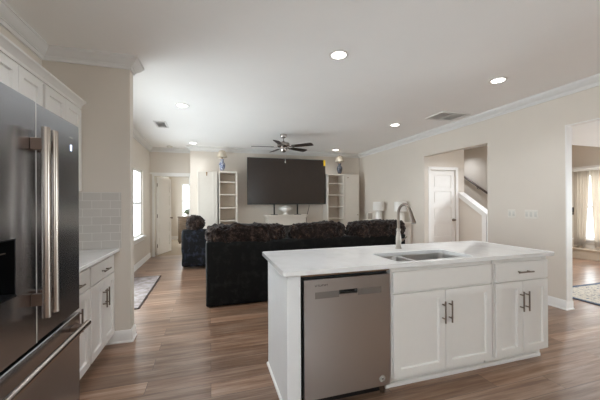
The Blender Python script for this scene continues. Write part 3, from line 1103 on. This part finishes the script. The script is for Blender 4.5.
ar = thing('recliner', 'black velvet armchair with a fur headrest behind the sofa end', 'armchair', (-0.56, 6.45, 0))
part('back', lambda b: fabric_box(b, 0.0, 0.74, 0.0, 0.26, 0.04, 0.80, 0.05, 0.016, 7.0, 9), 'velvet_sheen', ar, 60)
for x0 in (0.0, 0.56):
    part('arm', lambda b: fabric_box(b, x0, x0 + 0.18, 0.265, 0.86, 0.04, 0.60, 0.04, 0.008), 'velvet_sheen', ar, 60)
part('seat', lambda b: fabric_box(b, 0.185, 0.555, 0.265, 0.86, 0.06, 0.44, 0.05, 0.006), 'velvet_sheen', ar, 60)
part('fur_headrest', lambda b: soft(b, (0.255, 0.16, 0.91), (0.20, 0.16, 0.185), 1.0, 60, 60, 0.03, 8, 0.018, 22.0), 'fur', ar, 80)

# ------------------------------------------------------------------ television wall
tv = thing('television', 'huge flat screen television standing on thin legs above the white mantel', 'television', (1.965, 7.60, 1.0305))
TW = 1.06
part('screen', lambda b: box(b, -TW + 0.012, TW - 0.012, -0.014, -0.002, 0.30, 1.462), 'tv_screen', tv, 0)
part('bezel', lambda b: (plate(b, [(-TW, 0.272), (TW, 0.272), (TW, 1.474), (-TW, 1.474)],
                               [[(-TW + 0.012, 0.300), (TW - 0.012, 0.300), (TW - 0.012, 1.462), (-TW + 0.012, 1.462)]], -0.018, 0.0, 'Y'),
                         box(b, -TW + 0.002, TW - 0.002, 0.0005, 0.05, 0.276, 1.47)), 'tv_frame', tv, 0)
for x in (-0.365, 0.265):
    part('leg', lambda b: (box(b, x - 0.016, x + 0.016, -0.01, 0.02, 0.008, 0.28), box(b, x - 0.075, x + 0.075, -0.09, 0.10, 0.001, 0.010, 0.003)), 'tv_frame', tv)
part('sticker', lambda b: box(b, TW - 0.052, TW + 0.0004, -0.020, -0.0185, 1.315, 1.474), 'yellow', tv, 0)

fp = thing('fireplace_mantel', 'white fireplace mantel below the television', 'fireplace', (1.915, YT - 0.002, 0))
part('mantel_shelf', lambda b: (box(b, -0.555, 0.555, -0.40, 0, 0.985, 1.03, 0.004), box(b, -0.53, 0.53, -0.38, 0, 0.955, 0.9845, 0.004)), 'shelf_white', fp)
part('header', lambda b: box(b, -0.51, 0.51, -0.35, 0, 0.76, 0.9545, 0.003), 'shelf_white', fp)
for s in (-1, 1):
    part('pilaster', lambda b: box(b, min(s * 0.51, s * 0.36), max(s * 0.51, s * 0.36), -0.35, 0, 0.0, 0.7595, 0.003), 'shelf_white', fp)
part('firebox', lambda b: box(b, -0.358, 0.358, -0.30, -0.01, 0.0, 0.758), 'firebox', fp)

tu = thing('tureen', 'white footed ceramic tureen on the mantel between the television legs', 'tureen', (1.905, 7.60, 1.0305))
part('bowl', lambda b: lathe(b, [(0.075, 0.0005), (0.078, 0.012), (0.045, 0.035), (0.04, 0.06), (0.08, 0.085), (0.13, 0.115), (0.148, 0.15), (0.145, 0.175)]), 'ceramic', tu)
part('lid', lambda b: lathe(b, [(0.148, 0.1755), (0.146, 0.186), (0.11, 0.205), (0.05, 0.222), (0.016, 0.228), (0.02, 0.240), (0.012, 0.250)]), 'ceramic', tu)
part('handle', lambda b: tube(b, [(-0.14, 0, 0.165), (-0.175, 0, 0.19), (-0.185, 0, 0.165), (-0.165, 0, 0.135), (-0.138, 0, 0.13)], 0.011, 10), 'ceramic', tu)
part('handle', lambda b: tube(b, [(0.14, 0, 0.165), (0.175, 0, 0.19), (0.185, 0, 0.165), (0.165, 0, 0.135), (0.138, 0, 0.13)], 0.011, 10), 'ceramic', tu)

o = part('power_cable', lambda b: tube(b, [(2.59, 7.70, 1.295), (2.60, 7.72, 1.25), (2.585, 7.78, 1.10), (2.56, 7.84, 0.95), (2.54, 7.842, 0.5), (2.54, 7.842, 0.302)], 0.006, 8), 'cable', None)
tag(o, 'thin dark cable hanging from the television down the wall', 'cable')

mc = thing('media_console', 'low white console between the left bookcase and the mantel', 'console', (0.70, YT - 0.002, 0))
part('top', lambda b: box(b, 0.0, 0.645, -0.40, 0, 0.75, 0.78, 0.004), 'shelf_white', mc)
part('body', lambda b: box(b, 0.015, 0.63, -0.38, 0, 0.0, 0.7495), 'shelf_white', mc)


def bookcase(loc, w, label):
    t = thing('bookcase', label, 'bookcase', loc, 0, 'open bookcases beside the television')
    hz = 2.125
    part('frame', lambda b: (box(b, 0, 0.028, -0.38, 0, 0, hz, 0.001, 1), box(b, w - 0.028, w, -0.38, 0, 0, hz, 0.001, 1),
                             box(b, 0.028, w - 0.028, -0.38, 0, hz - 0.035, hz, 0.001, 1), box(b, 0.028, w - 0.028, -0.37, 0, 0, 0.07, 0.001, 1)), 'shelf_white', t)
    part('back_panel', lambda b: box(b, 0.028, w - 0.028, -0.012, -0.004, 0.07, hz - 0.035), 'shelf_back', t, 0)
    for z in (0.33, 0.62, 0.905, 1.225, 1.55, 1.86):
        part('shelf', lambda b: box(b, 0.0285, w - 0.0285, -0.375, -0.013, z - 0.012, z + 0.012, 0.001, 1), 'shelf_white', t)
    return t


BKY = YT - 0.002
bookcase((0.205, BKY, 0), 0.445, 'tall white open bookcase to the left of the television')
bookcase((3.045, BKY, 0), 0.495, 'tall white open bookcase to the right of the television')


def tall_cabinet(loc, w, label, knob_x, side):
    t = thing('tall_cabinet', label, 'cabinet', loc, 0, 'tall closed cabinets beside the bookcases')
    hz = 2.115
    part('body', lambda b: box(b, 0, w, -0.36, 0, 0, hz, 0.002, 1), 'shelf_white', t)
    if side:
        d = part('door', lambda b: shaker(b, 0.004, w - 0.075, 0.06, hz - 0.004, -0.38, -0.3605, 0.03, 0.004), 'shelf_white', t)
        part('side_strip', lambda b: box(b, w - 0.071, w, -0.376, -0.3605, 0.0, hz - 0.004, 0.002), 'shelf_white', t)
    else:
        d = part('door', lambda b: shaker(b, 0.004, w - 0.004, 0.06, hz - 0.004, -0.38, -0.3605, 0.03, 0.004), 'shelf_white', t)
    return t, d


t, d = tall_cabinet((-0.285, BKY, 0), 0.455, 'tall white closed cabinet left of the left bookcase, small tassel at its top', 0, True)
part('tassel', lambda b: (cyl(b, (0.21, -0.385, 2.07), (0.21, -0.385, 2.00), 0.012, 0.008), soft(b, (0.21, -0.388, 2.075), (0.016, 0.010, 0.02), 0.9, 12, 8),
                          cyl(b, (0.21, -0.3805, 2.085), (0.21, -0.39, 2.085), 0.006)), 'brass', d)
t, d = tall_cabinet((3.555, BKY, 0), 0.43, 'tall white closed cabinet in the right corner of the television wall', 0, False)
part('knob', lambda b: (cyl(b, (0.09, -0.3805, 2.03), (0.09, -0.40, 2.03), 0.012),), 'brass', d)
part('knob', lambda b: (cyl(b, (0.385, -0.3805, 1.0), (0.385, -0.40, 1.0), 0.012),), 'brass', d)


def vase_lamp(loc, label, mat):
    t = thing('table_lamp', label, 'lamp', loc, 0, 'vase lamps on top of the cabinets')
    part('base', lambda b: lathe(b, [(0.055, 0.0005), (0.055, 0.016), (0.040, 0.02)]), 'brass', t)
    part('vase', lambda b: lathe(b, [(0.04, 0.0205), (0.046, 0.03), (0.075, 0.13), (0.078, 0.175), (0.066, 0.215), (0.036, 0.25), (0.034, 0.28), (0.05, 0.305), (0.03, 0.312)]), mat, t)
    part('neck', lambda b: cyl(b, (0, 0, 0.3125), (0, 0, 0.375), 0.011), 'brass', t)
    part('lamp_shade', lambda b: lathe(b, [(0.122, 0.355), (0.126, 0.36), (0.078, 0.512), (0.072, 0.515)], n=72, wave=0.02, waves=24), 'shade', t, 60)
    part('finial', lambda b: lathe(b, [(0.006, 0.5155), (0.012, 0.523), (0.004, 0.537)]), 'brass', t)
    return t


vase_lamp((0.29, 7.62, 2.1255), 'blue and white vase lamp with cream shade on the left bookcase', 'porcelain')
vase_lamp((3.47, 7.62, 2.1255), 'dark grey-blue vase lamp with cream shade on the right bookcase', 'porcelain_dark')

# console against the right wall with two white lamps
cn = thing('console_table', 'white console table against the right wall behind the sofa', 'table', (4.0, 5.45, 0))
part('tabletop', lambda b: box(b, -0.17, 0.178, 0, 1.53, 0.865, 0.90, 0.004), 'shelf_white', cn)
part('apron', lambda b: (box(b, -0.15, 0.165, 0.03, 0.045, 0.82, 0.8645), box(b, -0.15, 0.165, 1.485, 1.50, 0.82, 0.8645),
                         box(b, -0.15, -0.135, 0.045, 1.485, 0.82, 0.8645)), 'shelf_white', cn)
for x in (-0.165, 0.115):
    for y in (0.004, 1.472):
        part('leg', lambda b: box(b, x, x + 0.055, y, y + 0.055, 0, 0.8645, 0.003), 'shelf_white', cn)


def drum_lamp(loc, label):
    t = thing('drum_lamp', label, 'lamp', loc, 0, 'white drum lamps on the console table')
    part('base', lambda b: lathe(b, [(0.085, 0.0005), (0.088, 0.02), (0.082, 0.03), (0.078, 0.20), (0.06, 0.225), (0.02, 0.232), (0.018, 0.25)]), 'ceramic', t)
    part('lamp_shade', lambda b: lathe(b, [(0.140, 0.24), (0.142, 0.242), (0.135, 0.455), (0.132, 0.456)], n=36), 'white_shade', t)
    return t


drum_lamp((4.045, 6.56, 0.9005), 'white drum lamp on the far end of the console, left of the faucet')
drum_lamp((4.045, 5.66, 0.9005), 'white drum lamp on the console seen through the faucet arch')
pf = thing('picture_frame', 'small framed picture standing on the console beside the far lamp', 'picture frame', (3.90, 6.72, 0.9005), math.radians(-25))
part('frame', lambda b: plate(b, [(-0.075, 0.001), (0.075, 0.001), (0.075, 0.19), (-0.075, 0.19)], [[(-0.055, 0.02), (0.055, 0.02), (0.055, 0.17), (-0.055, 0.17)]], -0.01, 0.01, 'Y'), 'shelf_white', pf, 0)
part('picture', lambda b: box(b, -0.0545, 0.0545, -0.003, 0.006, 0.0205, 0.1695), 'photo', pf, 0)
part('easel', lambda b: prism(b, [(0.0105, 0.12), (0.06, 0.001), (0.068, 0.001), (0.0105, 0.135)], -0.02, 0.02, 'X'), 'shelf_white', pf, 0)

# ------------------------------------------------------------------ ceiling fixtures
cf = thing('ceiling_fan', 'five blade ceiling fan with dark wood blades and nickel motor', 'ceiling fan', (1.455, 5.96, H))
part('canopy', lambda b: lathe(b, [(0.066, -0.001), (0.068, -0.03), (0.055, -0.062), (0.02, -0.078)]), 'fan_metal', cf)
part('downrod', lambda b: cyl(b, (0, 0, -0.07), (0, 0, -0.165), 0.013), 'fan_metal', cf)
part('motor_housing', lambda b: lathe(b, [(0.03, -0.15), (0.05, -0.165), (0.118, -0.18), (0.128, -0.20), (0.128, -0.245), (0.115, -0.262), (0.07, -0.268)]), 'fan_metal', cf)
part('switch_housing', lambda b: lathe(b, [(0.065, -0.2685), (0.068, -0.30), (0.062, -0.335), (0.045, -0.362), (0.012, -0.372)]), 'fan_metal', cf)
part('pull_chain', lambda b: (cyl(b, (0.03, -0.03, -0.35), (0.03, -0.03, -0.56), 0.0022, n=8), soft(b, (0.03, -0.03, -0.575), (0.010, 0.010, 0.02), 0.9, 10, 8, axis='Z')), 'white_shade', cf)
for k_ in range(5):
    a = math.radians(-27 + 72 * k_) - PSI
    ca, sa = math.cos(a), math.sin(a)

    def rot(b):
        bmesh.ops.rotate(b, verts=b.verts, cent=(0, 0, 0), matrix=Matrix.Rotation(a, 3, 'Z'))
    bl = bmesh.new()
    prof = [(0.20, -0.055), (0.62, -0.070), (0.655, -0.055), (0.66, 0.0), (0.655, 0.055), (0.62, 0.070), (0.20, 0.055)]
    prism(bl, prof, -0.004, 0.004)
    bmesh.ops.rotate(bl, verts=bl.verts, cent=(0, 0, 0), matrix=Matrix.Rotation(math.radians(-13), 3, 'X'))
    bmesh.ops.translate(bl, verts=bl.verts, vec=(0, 0, -0.262))
    rot(bl)
    b1 = obj('blade', bl, 'fan_wood', cf)
    br_ = bmesh.new()
    prism(br_, [(0.10, -0.018), (0.20, -0.024), (0.26, -0.04), (0.27, 0.04), (0.20, 0.024), (0.10, 0.018)], -0.010, -0.005)
    bmesh.ops.rotate(br_, verts=br_.verts, cent=(0, 0, 0), matrix=Matrix.Rotation(math.radians(-13), 3, 'X'))
    bmesh.ops.translate(br_, verts=br_.verts, vec=(0, 0, -0.262))
    rot(br_)
    obj('blade_bracket', br_, 'fan_metal', b1)


def recessed(x, y, label, power):
    t = thing('recessed_light', label, 'ceiling light', (x, y, H), 0, 'recessed ceiling lights')
    part('trim_ring', lambda b: plate(b, [(0.095 * math.cos(i * PI / 16), 0.095 * math.sin(i * PI / 16)) for i in range(32)],
                                      [[(0.068 * math.cos(i * PI / 16), 0.068 * math.sin(i * PI / 16)) for i in range(32)]], -0.008, -0.0005), 'trim', t)
    part('diffuser', lambda b: cyl(b, (0, 0, -0.0005), (0, 0, -0.005), 0.0675, n=32), 'lens', t)
    down_spot(x, y, H - 0.012, power)
    return t


PW = 20
recessed(1.183, 2.604, 'round recessed light in the ceiling above the island sink', PW)
recessed(3.205, 2.63, 'round recessed light near the ceiling vent, above the right side of the kitchen', PW)
recessed(-0.377, 4.578, 'round recessed light in the ceiling over the walkway left of the sofa', PW)
recessed(3.23, 4.67, 'round recessed light between the ceiling vent and the fan', PW)
recessed(3.22, 7.32, 'round recessed light over the right bookcase lamp', PW * 0.25)
recessed(-0.376, 7.36, 'round recessed light over the left tall cabinet, beyond the walkway light', PW * 0.5)
for (x, y, p) in ((-0.35, 1.55, 26), (6.0, 1.3, 42), (5.0, 4.6, 36), (7.2, 4.1, 85), (6.2, 6.3, 17)):  # lamps without fixtures, added to fill kitchen left, foyer, hall and stairwell
    down_spot(x, y, (H if x < 4.3 else (2.28 if y < 3.4 else H)) - 0.012, p)

o = thing('smoke_detector', 'round white smoke detector on the ceiling close to the bedroom door wall', 'smoke detector', (-0.95, 7.95, H))
part('body', lambda b: lathe(b, [(0.070, -0.0005), (0.070, -0.018), (0.058, -0.034), (0.03, -0.038)]), 'switch', o)
part('grille_ring', lambda b: lathe(b, [(0.026, -0.0385), (0.026, -0.042), (0.020, -0.044)]), 'vent', o)

sv = thing('ceiling_register', 'small white slatted supply register in the ceiling over the walkway', 'air vent', (-0.825, 5.78, H))
part('frame', lambda b: plate(b, [(-0.10, -0.22), (0.10, -0.22), (0.10, 0.22), (-0.10, 0.22)], [[(-0.072, -0.19), (0.072, -0.19), (0.072, 0.19), (-0.072, 0.19)]], -0.012, -0.0005), 'vent', sv, 0)
part('backing', lambda b: box(b, -0.071, 0.071, -0.189, 0.189, -0.003, -0.0008), 'vent_cavity_dark', sv, 0)
part('louvre', lambda b: [prism(b, [(-0.18 + q * 0.03, -0.011), (-0.168 + q * 0.03, -0.0035), (-0.165 + q * 0.03, -0.0045), (-0.177 + q * 0.03, -0.012)], -0.071, 0.071, 'X') for q in range(12)], 'vent', sv, 0)
vt = thing('ceiling_vent', 'white rectangular return air vent in the ceiling near the right wall', 'air vent', (3.74, 3.975, H))
part('frame', lambda b: plate(b, [(-0.27, -0.21), (0.27, -0.21), (0.27, 0.21), (-0.27, 0.21)], [[(-0.235, -0.175), (0.235, -0.175), (0.235, 0.175), (-0.235, 0.175)]], -0.012, -0.0005), 'vent', vt, 0)
part('backing', lambda b: box(b, -0.234, 0.234, -0.174, 0.174, -0.003, -0.0008), 'vent_dark', vt, 0)


def slats(bm):
    for i in range(7):
        y = -0.160 + i * 0.05
        prism(bm, [(y, -0.011), (y + 0.030, -0.0065), (y + 0.031, -0.0075), (y + 0.001, -0.012)], -0.234, 0.234, 'X')
    box(bm, -0.006, 0.006, -0.174, 0.174, -0.0125, -0.0035)


part('louvre', slats, 'vent', vt, 0)

# switches on the right wall
def switch_plate(y0, y1, n, label):
    t = thing('light_switch', label, 'light switch', (XR - 0.0005, (y0 + y1) / 2, 1.168), -PI / 2, 'wall switches on the right wall')
    w = (y1 - y0) / 2
    part('plate', lambda b: box(b, -w, w, -0.007, 0, -0.06, 0.06, 0.0025), 'switch', t)
    for i in range(n):
        cx = -w + (i + 0.5) * (2 * w / n)
        part('rocker', lambda b: prism(b, [(-0.0072, -0.033), (-0.0115, 0.0), (-0.009, 0.033), (-0.0072, 0.033)], cx - 0.016, cx + 0.016, 'X'), 'rocker', t, 0)
    return t


switch_plate(3.188, 3.305, 2, 'narrower white switch plate with two rockers nearer the stair opening')
switch_plate(2.885, 3.06, 3, 'wider white switch plate with three rockers nearer the foyer opening')

# ------------------------------------------------------------------ bedroom pieces seen through the door
dr = thing('dresser', 'weathered wood dresser seen through the bedroom doorway', 'dresser', (-1.02, 10.6, 0))
part('body', lambda b: box(b, 0, 0.95, 0, 0.48, 0.06, 0.875, 0.004), 'oak', dr)
part('top', lambda b: box(b, -0.02, 0.97, -0.02, 0.49, 0.8755, 0.905, 0.004), 'oak', dr)
for i in range(3):
    f = part('drawer', lambda b: box(b, 0.03, 0.92, -0.016, -0.0005, 0.10 + i * 0.258, 0.345 + i * 0.258, 0.004), 'oak', dr)
    for x in (0.25, 0.70):
        part('knob', lambda b: cyl(b, (x, -0.0165, 0.225 + i * 0.258), (x, -0.04, 0.225 + i * 0.258), 0.015), 'brass', f)
for x in (0.02, 0.87):
    for y in (0.02, 0.40):
        part('foot', lambda b: box(b, x, x + 0.06, y, y + 0.06, 0, 0.0595), 'oak', dr)
pl = thing('potted_plant', 'small dull green plant in a pot on the bedroom dresser', 'plant', (-0.74, 10.82, 0.9055))
part('pot', lambda b: lathe(b, [(0.045, 0.0005), (0.06, 0.08), (0.055, 0.082)]), 'ceramic', pl)
part('foliage', lambda b: soft(b, (0, 0, 0.15), (0.10, 0.10, 0.08), 0.9, 30, 20, 0.05, 18, 0.02, 50), 'plant', pl)

# ------------------------------------------------------------------ rugs
rg = thing('area_rug', 'grey brown rug with dark bound edge on the floor left of the sofa', 'rug', (-1.405, 4.21, 0))
part('pile', lambda b: box(b, 0.02, 0.515, 0.02, 1.78, 0.001, 0.010), 'rug_mat', rg, 0)
part('binding', lambda b: plate(b, [(0, 0), (0.535, 0), (0.535, 1.80), (0, 1.80)], [[(0.0205, 0.0205), (0.5145, 0.0205), (0.5145, 1.7795), (0.0205, 1.7795)]], 0.001, 0.011), 'rug_edge', rg, 0)
rg = thing('foyer_rug', 'cream and slate blue patterned rug seen through the right opening', 'rug', (4.78, 1.2, 0))
part('pile', lambda b: box(b, 0.06, 2.14, 0.06, 1.98, 0.001, 0.010), 'rug_foyer', rg, 0)
part('border', lambda b: plate(b, [(0, 0), (2.2, 0), (2.2, 2.04), (0, 2.04)], [[(0.0605, 0.0605), (2.1395, 0.0605), (2.1395, 1.9795), (0.0605, 1.9795)]], 0.001, 0.011), 'rug_border', rg, 0)

# ------------------------------------------------------------------ foyer: curtains, rod, bench
def curtain(label, y_top, y_bot, seed):
    """folded panel on the x=8.40 line; y ranges at the top and at the gathered bottom"""
    bm = bmesh.new()
    nu, nv = 70, 26
    rows = []
    for j in range(nv + 1):
        v = j / nv
        z = 2.055 - v * 1.775
        s = v ** 1.6
        a = y_top[0] + (y_bot[0] - y_top[0]) * s
        c_ = y_top[1] + (y_bot[1] - y_top[1]) * s
        row = []
        for i in range(nu + 1):
            u = i / nu
            y = a + (c_ - a) * u
            x = 8.40 + 0.020 * math.sin(u * 2 * PI * 5 + seed) + 0.012 * noise.noise(Vector((u * 6, v * 3, seed)))
            zz = z + (0.03 * math.sin(u * PI * 4) if j == nv else 0)
            row.append(bm.verts.new((x, y, zz)))
        rows.append(row)
    for r0, r1 in zip(rows, rows[1:]):
        for i in range(nu):
            bm.faces.new((r0[i], r0[i + 1], r1[i + 1], r1[i]))
    bmesh.ops.solidify(bm, geom=list(bm.faces), thickness=0.003)
    o = obj('curtain', bm, 'curtain', None, 60)
    return tag(o, label, 'curtain', 'linen curtains at the foyer window')


curtain('greige linen curtain panel nearest the opening jamb in the foyer', (4.95, 4.64), (4.95, 4.72), 0.3)
curtain('greige linen curtain panel at the right edge, beyond the bright gap', (4.62, 3.85), (4.545, 3.85), 1.7)
rd_ = thing('curtain_rod', 'white curtain rod over the foyer window', 'curtain rod', (8.40, 4.4, 2.075))
part('rod', lambda b: cyl(b, (0, -0.62, 0), (0, 0.66, 0), 0.014), 'trim', rd_)
part('valance_board', lambda b: box(b, -0.03, 0.098, -0.62, 0.66, 0.028, 0.085, 0.003), 'trim', rd_)
for y in (-0.5, 0.0, 0.55):
    part('bracket', lambda b: box(b, 0.0, 0.098, y - 0.01, y + 0.01, -0.02, 0.027), 'trim', rd_, 0)
bn = thing('window_seat', 'low tan window seat under the foyer curtains', 'bench', (8.30, 4.4, 0))
part('seat', lambda b: box(b, -0.02, 0.198, -0.75, 0.80, 0.205, 0.235, 0.004), 'bench', bn)
part('base', lambda b: box(b, 0.0, 0.197, -0.75, 0.80, 0.0, 0.2045), 'bench', bn, 0)
kp = thing('wall_keypad', 'small black keypad on the foyer wall beside the curtain', 'keypad', (8.4995, 5.005, 1.0), -PI / 2)
part('body', lambda b: box(b, -0.035, 0.035, -0.02, 0, 0.02, 0.20, 0.004), 'black', kp)
part('button', lambda b: box(b, -0.02, 0.02, -0.024, -0.0205, 0.05, 0.08, 0.002), 'nickel', kp)

hr = thing('handrail', 'dark wood handrail on the stairwell wall', 'handrail', (6.60, 6.1, 1.83))
sl = 0.665
part('rail', lambda b: tube(b, [(-0.03, -1.0, -1.0 * sl), (-0.03, -0.4, -0.4 * sl), (-0.03, 0.2, 0.2 * sl), (-0.03, 0.75, 0.75 * sl)], 0.026, 14), 'handrail', hr)
for y in (-0.75, -0.1, 0.55):
    part('bracket', lambda b: tube(b, [(0.049, y, y * sl - 0.09), (0.0, y, y * sl - 0.085), (-0.03, y, y * sl - 0.02)], 0.008, 8), 'black', hr)
